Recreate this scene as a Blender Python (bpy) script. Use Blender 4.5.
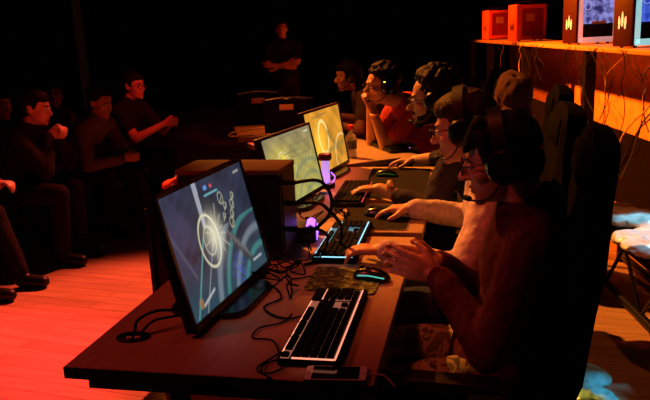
import bpy, bmesh, math, random
import numpy as np
from mathutils import Vector, Matrix, noise
random.seed(7); rng = np.random.default_rng(3)
for o in list(bpy.data.objects): bpy.data.objects.remove(o)
SC = bpy.context.scene
COL = SC.collection
PI = math.pi
V = Vector

# ------------------------------------------------------------------ camera
TH = math.radians(12.33); PITCH = .232; ROLL = -.045
cp, sp, cr, sr, ct, st = math.cos(PITCH), math.sin(PITCH), math.cos(ROLL), math.sin(ROLL), math.cos(TH), math.sin(TH)
r0, u0, f0 = V((1, 0, 0)), V((0, sp, cp)), V((0, cp, -sp))
rr, uu = cr*r0 + sr*u0, -sr*r0 + cr*u0
Rz = Matrix.Rotation(TH, 3, 'Z')
rr, uu, ff = Rz @ rr, Rz @ uu, Rz @ f0
cam_d = bpy.data.cameras.new('camera'); cam = bpy.data.objects.new('camera', cam_d); COL.objects.link(cam)
M4 = Matrix((rr, uu, -ff)).transposed().to_4x4(); M4.translation = V((.207, -1.3405, 1.482))
cam.matrix_world = M4
cam_d.sensor_width = 36; cam_d.lens = 700*36/650; cam_d.clip_start = .05; cam_d.clip_end = 60
SC.camera = cam

# ------------------------------------------------------------------ world, lights, exposure
w = bpy.data.worlds.new('hall_dark'); SC.world = w; w.use_nodes = True
w.node_tree.nodes['Background'].inputs[0].default_value = (1, .25, .15, 1)
w.node_tree.nodes['Background'].inputs[1].default_value = .004
SC.view_settings.view_transform = 'Standard'; SC.view_settings.look = 'None'
SC.view_settings.exposure = 0; SC.view_settings.gamma = 1; SC.view_settings.use_curve_mapping = False

def spot(name, loc, target, energy, color, angle, blend=.5, size=.08):
    d = bpy.data.lights.new(name, 'SPOT'); o = bpy.data.objects.new(name, d); COL.objects.link(o)
    o.location = loc; o.rotation_euler = (V(target)-V(loc)).to_track_quat('-Z', 'Y').to_euler()
    d.energy = energy; d.color = color; d.spot_size = math.radians(angle); d.spot_blend = blend; d.shadow_soft_size = size
    return o
spot('stage_spot_orange', (-3.3, 4.6, 5.0), (-.02, 2.25, .8), 3900, (1, .25, .028), 31, .6)
spot('added_far_desk_spot', (-2.6, 2.6, 4.2), (-1.0, 4.1, 1.0), 230, (1, .2, .03), 22, .6)  # added lamp to brighten the long-haired player and the far desk
spot('added_far_corner_spot', (-2.6, 4.4, 3.8), (-1.62, 4.05, .75), 160, (1, .12, .01), 12, .4)  # extra lamp put in so the far desk corner shows orange
spot('added_red_case_spot', (-.4, 3.6, 4.0), (-1.05, 1.58, .83), 130, (1, .02, .01), 7, .4)  # invented narrow lamp that makes the red cloth visible
spot('added_red_audience_spot', (.6, 1.4, 3.2), (-2.75, 2.85, .95), 110, (1, .03, .02), 9, .5, .03)  # added lamp giving the left audience red rims
spot('added_red_back_spot', (.2, 4.0, 3.2), (-2.1, 7.1, 1.25), 60, (1, .04, .04), 12, .5)  # added lamp to brighten the standing person
spot('stage_spot_amber', (-1.5, 6.3, 3.05), (.8, 6.0, 1.15), 3900, (1, .15, .005), 72, .25)
spot('added_amber_far_spot', (-1.2, 9.0, 3.0), (.4, 9.4, 1.25), 900, (1, .12, .005), 70, .5)  # second amber lamp, added to reach the far cases
spot('stage_spot_red_floor', (-.8, 6.2, 5.4), (-1.75, 1.5, 0), 5200, (1, .10, .045), 25, .6)
spot('stage_spot_red_left', (-.6, 3.2, 5.2), (-2.2, 1.2, 0), 2500, (1, .02, .06), 20, .7)
spot('added_red_face_spot', (.6, 1.6, 3.2), (-2.6, 4.2, 1.05), 420, (1, .03, .02), 10, .5, .03)  # lamp put in for red highlights on one audience face
spot('added_fill_spot', (-3.4, -1.2, 3.9), (-.1, .8, .8), 150, (1, .06, .045), 40, .9)  # made-up fill lifting the near desk and first player
spot('added_overhead_spot', (-.9, .6, 4.8), (-.12, .75, .75), 210, (1, .10, .03), 19, .8, .2)  # soft fill added above to brighten the near desk
spot('stage_spot_floor_right', (3.5, -2.2, 4.6), (1.15, 2.0, 0), 220, (1, .2, .02), 22, .5)

# ------------------------------------------------------------------ materials
MATS = {}
def mat(name, col, rough=.6, metal=0, var=.12, scale=30, bump=0, emit=None, estr=0, trans=0, alpha=1, coat=0, spec=.5):
    if name in MATS: return MATS[name]
    m = bpy.data.materials.new(name); m.use_nodes = True; nt = m.node_tree; N = nt.nodes; L = nt.links
    b = N['Principled BSDF']
    tc = N.new('ShaderNodeTexCoord'); nz = N.new('ShaderNodeTexNoise'); nz.inputs['Scale'].default_value = scale; nz.inputs['Detail'].default_value = 4
    L.new(tc.outputs['Object'], nz.inputs['Vector'])
    rp = N.new('ShaderNodeValToRGB')
    rp.color_ramp.elements[0].position = .3; rp.color_ramp.elements[1].position = .7
    rp.color_ramp.elements[0].color = (*[c*(1-var) for c in col], 1); rp.color_ramp.elements[1].color = (*[min(1, c*(1+var)) for c in col], 1)
    L.new(nz.outputs['Fac'], rp.inputs[0]); L.new(rp.outputs[0], b.inputs['Base Color'])
    b.inputs['Roughness'].default_value = rough; b.inputs['Metallic'].default_value = metal
    b.inputs['Specular IOR Level'].default_value = spec; b.inputs['Transmission Weight'].default_value = trans; b.inputs['Alpha'].default_value = alpha; b.inputs['Coat Weight'].default_value = coat
    if bump:
        bp = N.new('ShaderNodeBump'); bp.inputs['Strength'].default_value = bump; bp.inputs['Distance'].default_value = .004
        L.new(nz.outputs['Fac'], bp.inputs['Height']); L.new(bp.outputs[0], b.inputs['Normal'])
    if emit:
        b.inputs['Emission Color'].default_value = (*emit, 1); b.inputs['Emission Strength'].default_value = estr
    MATS[name] = m
    return m
BLK = mat('black_plastic', (.005, .005, .0055), .45, spec=.3)
BLKG = mat('black_gloss_plastic', (.006, .006, .0065), .22)
RUB = mat('black_rubber_cable', (.004, .004, .004), .6, spec=.12)
DKM = mat('black_metal', (.008, .008, .008), .4, .3, spec=.3)
LTH = mat('black_leatherette', (.0015, .0015, .0015), .8, bump=.3, scale=120, spec=.03)
CURT = mat('black_stage_curtain', (.004, .0035, .0035), .95, scale=6, bump=.3, spec=.04)
WHT = mat('white_plastic', (.7, .68, .66), .4)
SKIN = mat('skin', (.56, .31, .21), .5, var=.06, scale=18)
SKIN2 = mat('skin_tan', (.46, .25, .16), .5, var=.06, scale=18)
EYEW = mat('eye_white', (.7, .68, .65), .2); EYED = mat('eye_dark', (.02, .012, .01), .15)
LIP = mat('lips', (.42, .16, .13), .45)
HAIR = mat('dark_brown_hair', (.007, .004, .003), .55, bump=1, scale=160, var=.4, spec=.12)
HAIR2 = mat('brown_hair', (.03, .015, .009), .55, bump=1, scale=160, var=.4, spec=.12)
SILV = mat('silver_metal', (.6, .6, .6), .3, 1)
LABEL = mat('pale_orange_label', (.85, .5, .3), .6)

def wood_floor():
    m = bpy.data.materials.new('stage_wood_planks'); m.use_nodes = True; N = m.node_tree.nodes; L = m.node_tree.links; b = N['Principled BSDF']
    tc = N.new('ShaderNodeTexCoord'); mp = N.new('ShaderNodeMapping'); mp.inputs['Rotation'].default_value = (0, 0, math.radians(8))
    br = N.new('ShaderNodeTexBrick'); br.inputs['Scale'].default_value = 1; br.inputs['Brick Width'].default_value = 1.5; br.inputs['Row Height'].default_value = .09
    br.inputs['Mortar Size'].default_value = .0022; br.inputs['Color1'].default_value = (.50, .34, .2, 1); br.inputs['Color2'].default_value = (.40, .26, .15, 1); br.inputs['Mortar'].default_value = (.12, .07, .04, 1)
    nz = N.new('ShaderNodeTexNoise'); nz.inputs['Scale'].default_value = 3; nz.inputs['Detail'].default_value = 8
    mp2 = N.new('ShaderNodeMapping'); mp2.inputs['Scale'].default_value = (1.2, 9, 1); mp2.inputs['Rotation'].default_value = (0, 0, math.radians(8))
    mx = N.new('ShaderNodeMixRGB'); mx.blend_type = 'MULTIPLY'; mx.inputs[0].default_value = .6
    rp = N.new('ShaderNodeValToRGB'); rp.color_ramp.elements[0].position = .3; rp.color_ramp.elements[0].color = (.6, .55, .5, 1); rp.color_ramp.elements[1].position = .65
    L.new(tc.outputs['Object'], mp.inputs[0]); L.new(mp.outputs[0], br.inputs[0]); L.new(tc.outputs['Object'], mp2.inputs[0]); L.new(mp2.outputs[0], nz.inputs[0])
    L.new(nz.outputs['Fac'], rp.inputs[0]); L.new(br.outputs['Color'], mx.inputs[1]); L.new(rp.outputs[0], mx.inputs[2]); L.new(mx.outputs[0], b.inputs['Base Color'])
    b.inputs['Roughness'].default_value = .5
    return m
def desk_wood():
    m = bpy.data.materials.new('desk_laminate'); m.use_nodes = True; N = m.node_tree.nodes; L = m.node_tree.links; b = N['Principled BSDF']
    tc = N.new('ShaderNodeTexCoord'); mp = N.new('ShaderNodeMapping'); mp.inputs['Scale'].default_value = (22, 1.6, 1)
    nz = N.new('ShaderNodeTexNoise'); nz.inputs['Scale'].default_value = 3; nz.inputs['Detail'].default_value = 6
    rp = N.new('ShaderNodeValToRGB'); rp.color_ramp.elements[0].position = .3; rp.color_ramp.elements[0].color = (.43, .31, .2, 1)
    rp.color_ramp.elements[1].position = .7; rp.color_ramp.elements[1].color = (.5, .37, .25, 1)
    L.new(tc.outputs['Object'], mp.inputs[0]); L.new(mp.outputs[0], nz.inputs[0]); L.new(nz.outputs['Fac'], rp.inputs[0]); L.new(rp.outputs[0], b.inputs['Base Color'])
    b.inputs['Roughness'].default_value = .42
    return m
DESKW = desk_wood(); FLOORW = wood_floor()

# ------------------------------------------------------------------ mesh helpers
def frame_of(d):
    d = V(d).normalized(); a = V((0, 0, 1)) if abs(d.z) < .9 else V((1, 0, 0))
    x = d.cross(a).normalized(); y = d.cross(x).normalized(); return x, y, d
class MB:
    def __init__(s): s.v = []; s.f = []
    def add(s, vs, fs):
        n = len(s.v); s.v += [tuple(p) for p in vs]; s.f += [tuple(i+n for i in f) for f in fs]; return s
    def box(s, c, d, R=None, bev=0):
        bm = bmesh.new(); bmesh.ops.create_cube(bm, size=1)
        for q in bm.verts: q.co = V((q.co.x*d[0], q.co.y*d[1], q.co.z*d[2]))
        if bev: bmesh.ops.bevel(bm, geom=bm.edges[:], offset=bev, segments=2, profile=.5, affect='EDGES')
        M = Matrix.Translation(V(c)) @ (R.to_4x4() if R else Matrix.Identity(4))
        bm.transform(M); bm.verts.index_update()
        s.add([q.co[:] for q in bm.verts], [[q.index for q in f.verts] for f in bm.faces]); bm.free(); return s
    def rings(s, rs, cap=True, closed=False):
        n = len(rs[0]); vs = [p for r in rs for p in r]; fs = []
        K = len(rs)
        for i in range(K if closed else K-1):
            j = (i+1) % K
            for k in range(n): fs.append((i*n+k, i*n+(k+1) % n, j*n+(k+1) % n, j*n+k))
        if cap and not closed: fs.append(tuple(reversed(range(n)))); fs.append(tuple((K-1)*n+k for k in range(n)))
        return s.add(vs, fs)
    def cyl(s, a, b, r, r2=None, n=16, bev=0):
        a, b = V(a), V(b); r2 = r if r2 is None else r2; x, y, d = frame_of(b-a); L = (b-a).length
        prof = [(0, r), (L, r2)] if not bev else [(0, r-bev), (bev*.3, r-bev*.3), (bev, r), (L-bev, r2), (L-bev*.3, r2-bev*.3), (L, r2-bev)]
        return s.rings([[a+d*t+(x*math.cos(2*PI*k/n)+y*math.sin(2*PI*k/n))*q for k in range(n)] for t, q in prof])
    def cap(s, a, b, r, r2=None, n=14, m=4):
        a, b = V(a), V(b); r2 = r if r2 is None else r2
        x, y, d = frame_of(b-a if (b-a).length > 1e-6 else V((0, 0, 1))); rs = []
        for i in range(m+1):
            t = -PI/2+PI/2*i/m; q = max(r*math.cos(t), r*.02); rs.append([a+d*(r*math.sin(t))+(x*math.cos(2*PI*k/n)+y*math.sin(2*PI*k/n))*q for k in range(n)])
        for i in range(m+1):
            t = PI/2*i/m; q = max(r2*math.cos(t), r2*.02); rs.append([b+d*(r2*math.sin(t))+(x*math.cos(2*PI*k/n)+y*math.sin(2*PI*k/n))*q for k in range(n)])
        return s.rings(rs)
    def ell(s, c, rad, R=None, n=20, m=12):
        c = V(c); rs = []
        for i in range(m+1):
            t = -PI/2+PI*i/m; q = max(math.cos(t), .02)
            ring = []
            for k in range(n):
                p = V((rad[0]*q*math.cos(2*PI*k/n), rad[1]*q*math.sin(2*PI*k/n), rad[2]*math.sin(t)))
                ring.append(c+(R @ p if R else p))
            rs.append(ring)
        return s.rings(rs)
    def tube(s, pts, r, n=8, sm=True, closed=False):
        pts = [V(p) for p in pts]
        if sm: pts = catmull(pts, closed=closed)
        rs = []; K = len(pts); px = None
        for i, p in enumerate(pts):
            a = pts[(i-1) % K] if closed else pts[max(i-1, 0)]; b = pts[(i+1) % K] if closed else pts[min(i+1, K-1)]
            d = (b-a); d = d.normalized() if d.length > 1e-9 else V((0, 0, 1))
            if px is None: px, _, _ = frame_of(d)
            px = (px-d*px.dot(d)); px = px.normalized() if px.length > 1e-6 else frame_of(d)[0]
            y = d.cross(px); rs.append([p+(px*math.cos(2*PI*k/n)+y*math.sin(2*PI*k/n))*r for k in range(n)])
        return s.rings(rs, closed=closed)
    def prism(s, outline, a, b, O=(0, 0, 0), X=(1, 0, 0), Y=(0, 1, 0), Z=(0, 0, 1)):
        O, X, Y, Z = V(O), V(X), V(Y), V(Z)
        return s.rings([[O+X*p[0]+Y*p[1]+Z*t for p in outline] for t in (a, b)])
    def build(s, name, m, parent=None, smooth=False, off=None):
        me = bpy.data.meshes.new(name)
        vs = s.v if off is None else [tuple(V(p)-V(off)) for p in s.v]
        me.from_pydata(vs, [], s.f); me.update()
        bm = bmesh.new(); bm.from_mesh(me); bmesh.ops.recalc_face_normals(bm, faces=bm.faces); bm.to_mesh(me); bm.free()
        me.materials.append(m)
        if smooth: me.shade_smooth()
        else:
            me.shade_smooth(); me.set_sharp_from_angle(angle=math.radians(35))
        o = bpy.data.objects.new(name, me); COL.objects.link(o)
        if parent: o.parent = parent
        return o
def catmull(p, n=6, closed=False):
    out = []; K = len(p)
    if K < 3: return p
    for i in range(K if closed else K-1):
        if closed: a, b, c, d = p[i-1], p[i], p[(i+1) % K], p[(i+2) % K]
        else: a, b, c, d = p[max(i-1, 0)], p[i], p[i+1], p[min(i+2, K-1)]
        for j in range(n):
            t = j/n; out.append(.5*((2*b)+(c-a)*t+(2*a-5*b+4*c-d)*t*t+(-a+3*b-3*c+d)*t**3))
    if not closed: out.append(p[-1])
    return out
def empty(name, loc=(0, 0, 0), rz=0, label=None, cat=None, group=None):
    o = bpy.data.objects.new(name, None); COL.objects.link(o); o.location = loc; o.rotation_euler = (0, 0, rz); o.empty_display_size = .05
    return tag(o, label, cat, group)
def tag(o, label=None, cat=None, group=None, kind=None):
    if label: o['label'] = label
    if cat: o['category'] = cat
    if group: o['group'] = group
    if kind: o['kind'] = kind
    return o
def dup(r, loc, rz, label, group=None):
    def cp_(o, par):
        c = o.copy(); COL.objects.link(c); c.parent = par
        for ch in list(o.children): cp_(ch, c)
        return c
    c = cp_(r, None); c.location = loc; c.rotation_euler = (0, 0, rz); c['label'] = label
    if group: c['group'] = group
    return c
def remesh(mb, vox, smooth=6, wr=0, wf=14, off=None):
    me = bpy.data.meshes.new('tmp'); me.from_pydata(mb.v, [], mb.f); me.update()
    bm = bmesh.new(); bm.from_mesh(me); bmesh.ops.recalc_face_normals(bm, faces=bm.faces); bm.to_mesh(me); bm.free()
    o = bpy.data.objects.new('tmp', me); COL.objects.link(o)
    md = o.modifiers.new('r', 'REMESH'); md.mode = 'VOXEL'; md.voxel_size = vox
    if smooth: s = o.modifiers.new('s', 'SMOOTH'); s.iterations = smooth; s.factor = .5
    dg = bpy.context.evaluated_depsgraph_get()
    out = bpy.data.meshes.new_from_object(o.evaluated_get(dg)); bpy.data.objects.remove(o)
    if wr:
        n_ = len(out.vertices); co = np.empty(n_*3, np.float32); no = np.empty(n_*3, np.float32)
        out.vertices.foreach_get('co', co); out.vertices.foreach_get('normal', no); co = co.reshape(-1, 3); no = no.reshape(-1, 3)
        dv = np.array([noise.noise(V((x*wf, y*wf, z*wf*.75)))+.5*(1-abs(noise.noise(V((x*wf*1.9+5, y*wf*1.9+3, z*wf*1.43+1)))*2))-.25 for x, y, z in co.tolist()], np.float32)
        out.vertices.foreach_set('co', (co+no*(wr*dv)[:, None]).ravel()); out.update()
    if off is not None: out.transform(Matrix.Translation(-V(off)))
    out.shade_smooth(); return out
def mobj(name, me, m, parent=None):
    me.materials.clear(); me.materials.append(m); me.name = name
    o = bpy.data.objects.new(name, me); COL.objects.link(o)
    if parent: o.parent = parent
    return o

# ------------------------------------------------------------------ setting
tag(MB().box((-1, 5, -.05), (16, 20, .1)).build('floor', FLOORW), kind='structure')
def drape(a, b, h, name, amp=.06):
    a, b = V(a), V(b); L = (b-a).length; d = (b-a)/L; nrm = V((-d.y, d.x, 0)); n = int(L*14)
    o1 = [a+d*(L*i/n)+nrm*(amp*math.sin(i*1.9)+amp*.4*math.sin(i*.7)) for i in range(n+1)]
    pts = o1+[p+nrm*.05 for p in reversed(o1)]
    mb = MB().rings([[V((p.x, p.y, z)) for p in pts] for z in (0.001, h)])
    tag(mb.build(name, CURT), kind='structure')
drape((-8.5, 13.6, 0), (6.5, 13.6, 0), 6, 'wall_back')
drape((-8.6, -4.6, 0), (-8.6, 13.4, 0), 6, 'wall_left')
drape((6.6, 13.4, 0), (6.6, -4.6, 0), 6, 'wall_right')

# ------------------------------------------------------------------ desks
def make_desk(corner, ang, width, length, label):
    # corner = near right corner, local -x across, +y along row
    t = empty('gaming_desk', (*corner, 0), ang, label, 'desk', None)
    mb = MB().box((-width/2, length/2, .735), (width, length, .03), bev=.003); mb.build('tabletop', DESKW, t)
    MB().box((-width/2, length/2, .733), (width+.003, length+.003, .0285)).build('edge_band', BLK if corner == (0, .01) else mat('brown_edge_band', (.28, .18, .10), .5), t)
    MB().box((-width/2, length/2, .700), (width-.08, length-.06, .04)).build('apron', DKM, t)
    for x in (-.09, -width+.24):
        for y in (.1, length-.1):
            MB().box((x, y, .345), (.04, .04, .69), bev=.004).build('leg', DKM, t)
    MB().box((-width+.24, length/2, .18), (.03, length-.24, .04)).build('crossbar', DKM, t)
    return t
make_desk((0, .01), 0, .735, 1.11, 'laminate gaming desk in the foreground carrying the phone and nearest keyboard')
make_desk((.02, 1.18), 0, .72, 1.3, 'laminate gaming desk in the middle, under the grey hoodie player\'s mouse mat')
AD = math.atan2(.576, .817)
make_desk((-.105, 2.854), AD, .72, 1.2, 'laminate gaming desk with the red-capped bottle standing on it')
make_desk((-.86, 3.93), math.radians(22), .72, 1.0, 'far gaming desk with black equipment boxes and an orange lit corner')

# ------------------------------------------------------------------ screens painted cell by cell (what the displays show)
def screen_mesh(w_, h_, fn, nx=220, nz=128):
    me = bpy.data.meshes.new('screen')
    xs = np.linspace(-w_/2, w_/2, nx+1); zs = np.linspace(0, h_, nz+1)
    X, Z_ = np.meshgrid(xs, zs); co = np.stack([np.zeros_like(X), X, Z_], -1).reshape(-1, 3)
    idx = np.arange((nx+1)*(nz+1)).reshape(nz+1, nx+1)
    F = np.stack([idx[:-1, :-1], idx[:-1, 1:], idx[1:, 1:], idx[1:, :-1]], -1).reshape(-1, 4)
    me.from_pydata(co.tolist(), [], F.tolist()); me.update()
    U, T = (X/w_+.5).ravel(), (Z_/h_).ravel(); rgb = np.clip(fn(U, T), 0, 1)
    ca = me.color_attributes.new('display', 'FLOAT_COLOR', 'POINT')
    ca.data.foreach_set('color', np.concatenate([rgb, np.ones((len(U), 1))], 1).astype(np.float32).ravel())
    return me
def disp_mat(s):
    m = bpy.data.materials.new('lit_display'); m.use_nodes = True; N = m.node_tree.nodes; b = N['Principled BSDF']
    a = N.new('ShaderNodeAttribute'); a.attribute_name = 'display'; m.node_tree.links.new(a.outputs['Color'], b.inputs['Emission Color'])
    b.inputs['Emission Strength'].default_value = s; b.inputs['Base Color'].default_value = (.01, .01, .01, 1); b.inputs['Roughness'].default_value = .3
    return m
def line(U, T, a, b, w_):
    ax, ay = a[0]*1.75, a[1]; bx, by = b[0]*1.75, b[1]; u = U*1.75
    t = np.clip(((u-ax)*(bx-ax)+(T-ay)*(by-ay))/((bx-ax)**2+(by-ay)**2), 0, 1)
    d = np.hypot(u-ax-t*(bx-ax), T-ay-t*(by-ay)); return np.clip(1.5-d/w_, 0, 1)
def ring(U, T, c, r, w_, sx=1): return np.clip(1.5-abs(np.hypot((U-c[0])*1.75*sx, T-c[1])-r)/w_, 0, 1)
def blob(U, T, c, r, sx=1): return np.exp(-(((U-c[0])*1.75*sx)**2+(T-c[1])**2)/r**2)
def nz2(U, T, f, s=0):
    return np.sin(U*f*2.1+s)*np.cos(T*f*1.7+s*2)+.5*np.sin(U*f*4.3+T*f*3.1+s)+.3*np.cos(U*f*9.1-T*f*8.3)
def mixc(c, k, col): return c*(1-k[:, None])+k[:, None]*np.array(col)
def scr1(U, T):
    c = np.ones((len(U), 1))*np.array([.030, .040, .072])
    c = c*(1+.3*nz2(U, T, 5))[:, None]
    c = mixc(c, np.clip((.45-T)*2, 0, .8), [.03, .085, .12])
    c = mixc(c, .8*((T > .35) & (U < .22))*np.clip(1-abs(nz2(U, T, 6, 2)), 0, 1), [.05, .055, .12])
    for k, (r, w_) in enumerate([(.55, .03), (.72, .035), (.9, .03), (1.05, .04)]):
        c = mixc(c, .75*ring(U, T, (.95, -.35), r, w_, .9)*(T < .55), [.06, .30, .28] if k % 2 == 0 else [.22, .3, .36])
    c = mixc(c, .8*line(U, T, (.05, .0), (.32, .55), .012), [.1, .4, .36])
    c = mixc(c, .7*line(U, T, (.15, .0), (.42, .5), .008), [.35, .42, .45])
    c = mixc(c, .6*line(U, T, (.0, .75), (.15, .3), .012), [.12, .14, .2])
    c = mixc(c, .8*blob(U, T, (.62, .12), .12)*(nz2(U, T, 30) > 0), [.1, .14, .6])
    c = mixc(c, .95*((abs(U-.37-.02*(T-.6)) < .018+.02*(T-.6)) & (T > .62)), [.42, .45, .52])
    c = mixc(c, ring(U, T, (.38, .5), .22, .012, 1.15), [.75, .72, .5])
    c = mixc(c, .7*ring(U, T, (.38, .5), .12, .008, 1.15), [.6, .6, .45])
    g = blob(U, T, (.45, .53), .15); c = c+g[:, None]*np.array([.85, .8, .55])
    for k in range(14):
        a = k*2*PI/14+.2; L = .12+.08*((k*37) % 5)/4
        c = mixc(c, .55*line(U, T, (.47, .53), (.47+L*math.cos(a)*.75, .53+L*math.sin(a)*1.3), .006), [.8, .78, .55])
    for (x, y, k) in [(.62, .62, 0), (.66, .70, 1), (.72, .6, 2), (.75, .68, 3), (.69, .53, 4), (.78, .75, 1), (.63, .78, 5)]:
        c = mixc(c, .7*ring(U, T, (x, y), .022+.006*k, .007), [.55, .55, .36])
        c = mixc(c, .6*line(U, T, (x-.02, y-.04), (x+.02, y+.01), .007), [.6, .6, .4])
    c = mixc(c, .9*line(U, T, (.62, .44), (.8, .12), .04), [.05, .05, .06])
    for k in range(6): c = mixc(c, .7*line(U, T, (.6+.033*k, .5-.047*k), (.625+.033*k, .4-.047*k), .008), [.3, .3, .3])
    c = mixc(c, .9*line(U, T, (.46, .86), (.62, .86), .008), [.2, .6, .7])
    c = mixc(c, .9*((abs(U-.49) < .02) & (abs(T-.92) < .02)), [.15, .35, .9]); c = mixc(c, .9*((abs(U-.56) < .015) & (abs(T-.92) < .015)), [.7, .1, .1])
    c = mixc(c, .8*line(U, T, (.88, .93), (.95, .935), .01), [.5, .5, .5])
    c = mixc(c, .8*line(U, T, (.14, .07), (.28, .13), .012), [.6, .6, .6]); c = mixc(c, .8*((abs(U-.12) < .02) & (abs(T-.1) < .04)), [.4, .2, .08])
    c = mixc(c, .8*line(U, T, (.82, .1), (.94, .1), .01), [.6, .65, .7])
    return c
def scr2(U, T):
    c = np.ones((len(U), 1))*np.array([.36, .30, .07])
    c = mixc(c, np.clip((T-.5)*1.6, 0, .75), [.20, .18, .11]); c = mixc(c, np.clip((.4-T)*2, 0, .8), [.38, .36, .10])
    c = mixc(c, .9*blob(U, T, (.28, .5), .26), [.95, .75, .10]); c = c*(1+.15*nz2(U, T, 9, 1))[:, None]
    c = mixc(c, .6*ring(U, T, (.32, .55), .2, .012), [.75, .7, .4])
    for k in range(9):
        c = mixc(c, .55*line(U, T, (.2+.07*k, .35), (.3+.08*k, .62), .006), [.6, .55, .3])
        c = mixc(c, .4*line(U, T, (.1, .3+.05*k), (.95, .42+.05*k), .005), [.14, .14, .1])
    for r in (.5, .7, .9): c = mixc(c, .6*ring(U, T, (.8, -.4), r, .03), [.14, .2, .13])
    for x0, y0, x1, y1 in [(.35, .7, .7, .95), (.5, .62, .9, .8)]:
        for p, q in [((x0, y0), (x1, y0)), ((x1, y0), (x1, y1)), ((x1, y1), (x0, y1)), ((x0, y1), (x0, y0))]: c = mixc(c, .6*line(U, T, p, q, .007), [.1, .1, .07])
    c = mixc(c, .8*line(U, T, (.86, .93), (.95, .93), .01), [.7, .7, .6])
    return c
def scr3(U, T):
    c = np.ones((len(U), 1))*np.array([.52, .22, .02]); c = c*(1+.2*nz2(U, T, 6, 3))[:, None]
    c = mixc(c, .9*blob(U, T, (.3, .45), .3), [1, .52, .04]); c = mixc(c, .8*ring(U, T, (.42, .55), .27, .03, 1.2), [.9, .7, .25])
    c = mixc(c, .7*line(U, T, (.55, .6), (.85, .15), .05), [.2, .12, .03]); c = mixc(c, .7*line(U, T, (.5, .3), (.95, .35), .04), [.25, .17, .04])
    c = mixc(c, .7*line(U, T, (.2, .9), (.6, .93), .012), [.15, .12, .05]); c = mixc(c, .5*ring(U, T, (.9, .1), .4, .02), [.9, .7, .3])
    return c
def monitor(loc, rz, tilt, fn, strength, label, W=.53, H=.335, zb=.765, nx=220):
    # local: screen faces +x, width along y
    t = empty('gaming_monitor', (loc[0], loc[1], .751), rz, label, 'monitor', None)
    R = Matrix.Rotation(-tilt, 3, 'Y'); z0 = zb-.751
    hub = empty('tmp')
    bpy.data.objects.remove(hub)
    def tr(o): o.rotation_euler = (0, -tilt, 0); o.location = (0, 0, z0); return o
    mb = MB()
    mb.box((-.014, 0, H/2), (.026, W, H), bev=.004); mb.box((-.034, 0, H*.5), (.03, W*.6, H*.6), bev=.008)
    tr(mb.build('housing', BLK, t))
    b = MB(); bw = .012
    b.box((.001, 0, bw/2+.004), (.008, W, bw+.008)); b.box((.001, 0, H-bw/2), (.008, W, bw)); b.box((.001, -W/2+bw/2, H/2), (.008, bw, H)); b.box((.001, W/2-bw/2, H/2), (.008, bw, H))
    tr(b.build('bezel', BLKG, t))
    me = screen_mesh(W-2*bw, H-2*bw-.008, fn, nx, int(nx*.58)); me.transform(Matrix.Translation((.0005, 0, bw+.008)))
    me.shade_smooth(); tr(mobj('screen', me, disp_mat(strength), t))
    n = MB(); n.box((-.125, 0, .12), (.03, .07, .24), bev=.006); n.cyl((-.125, 0, .19), (-.09, 0, .19), .03); n.build('stand_neck', BLK, t)
    s = MB()
    out = []
    for k in range(40):
        a = 2*PI*k/40; cx = abs(math.cos(a))**.4*math.copysign(1, math.cos(a)); cy = abs(math.sin(a))**.4*math.copysign(1, math.sin(a)); out.append((cx, cy))
    s.rings([[V((-.045+x*.115*q, y*.14*q, z)) for x, y in out] for z, q in ((0, 1), (.012, 1), (.016, .97))])
    s.build('stand_base', BLKG, t)
    return t
m1 = monitor((-.455, .455, .75), math.radians(-4), math.radians(13), scr1, .8, 'large monitor nearest the camera showing a dark blue game scene', W=.545, H=.362)
m2 = monitor((-.535, 1.60, .75), math.radians(-9), math.radians(12), scr2, 1.15, 'middle monitor with a pale green game picture behind the black computer tower', W=.54, H=.325, nx=140)
m3 = monitor((-.53, 2.27, .75), math.radians(-9), math.radians(9), scr3, 1.3, 'farthest lit monitor, its picture glowing golden yellow', W=.53, H=.35, nx=120)

# ------------------------------------------------------------------ black tower on desk
def tower():
    t = empty('computer_tower', (-.59, .90, .751), 0, 'black computer tower on the desk between the first two monitors', 'computer')
    MB().box((0, 0, .155), (.36, .19, .28), bev=.006).build('case', BLK, t)
    MB().box((0, 0, .303), (.365, .195, .018), bev=.004).build('lit_top', mat('brown_lit_top', (.15, .08, .05), .5), t)  # orange light on the black tower's top, put into this brown
    MB().box((.182, 0, .17), (.004, .16, .26)).build('back_panel', DKM, t)
    for z in (.26, .19, .10): MB().cyl((.18, -.05, z), (.22, -.05, z), .009, n=10).build('plug', RUB, t)
    for x in (-.15, .15):
        for y in (-.07, .07): MB().cyl((x, y, 0), (x, y, .018), .014).build('foot', RUB, t)
tower()

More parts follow.
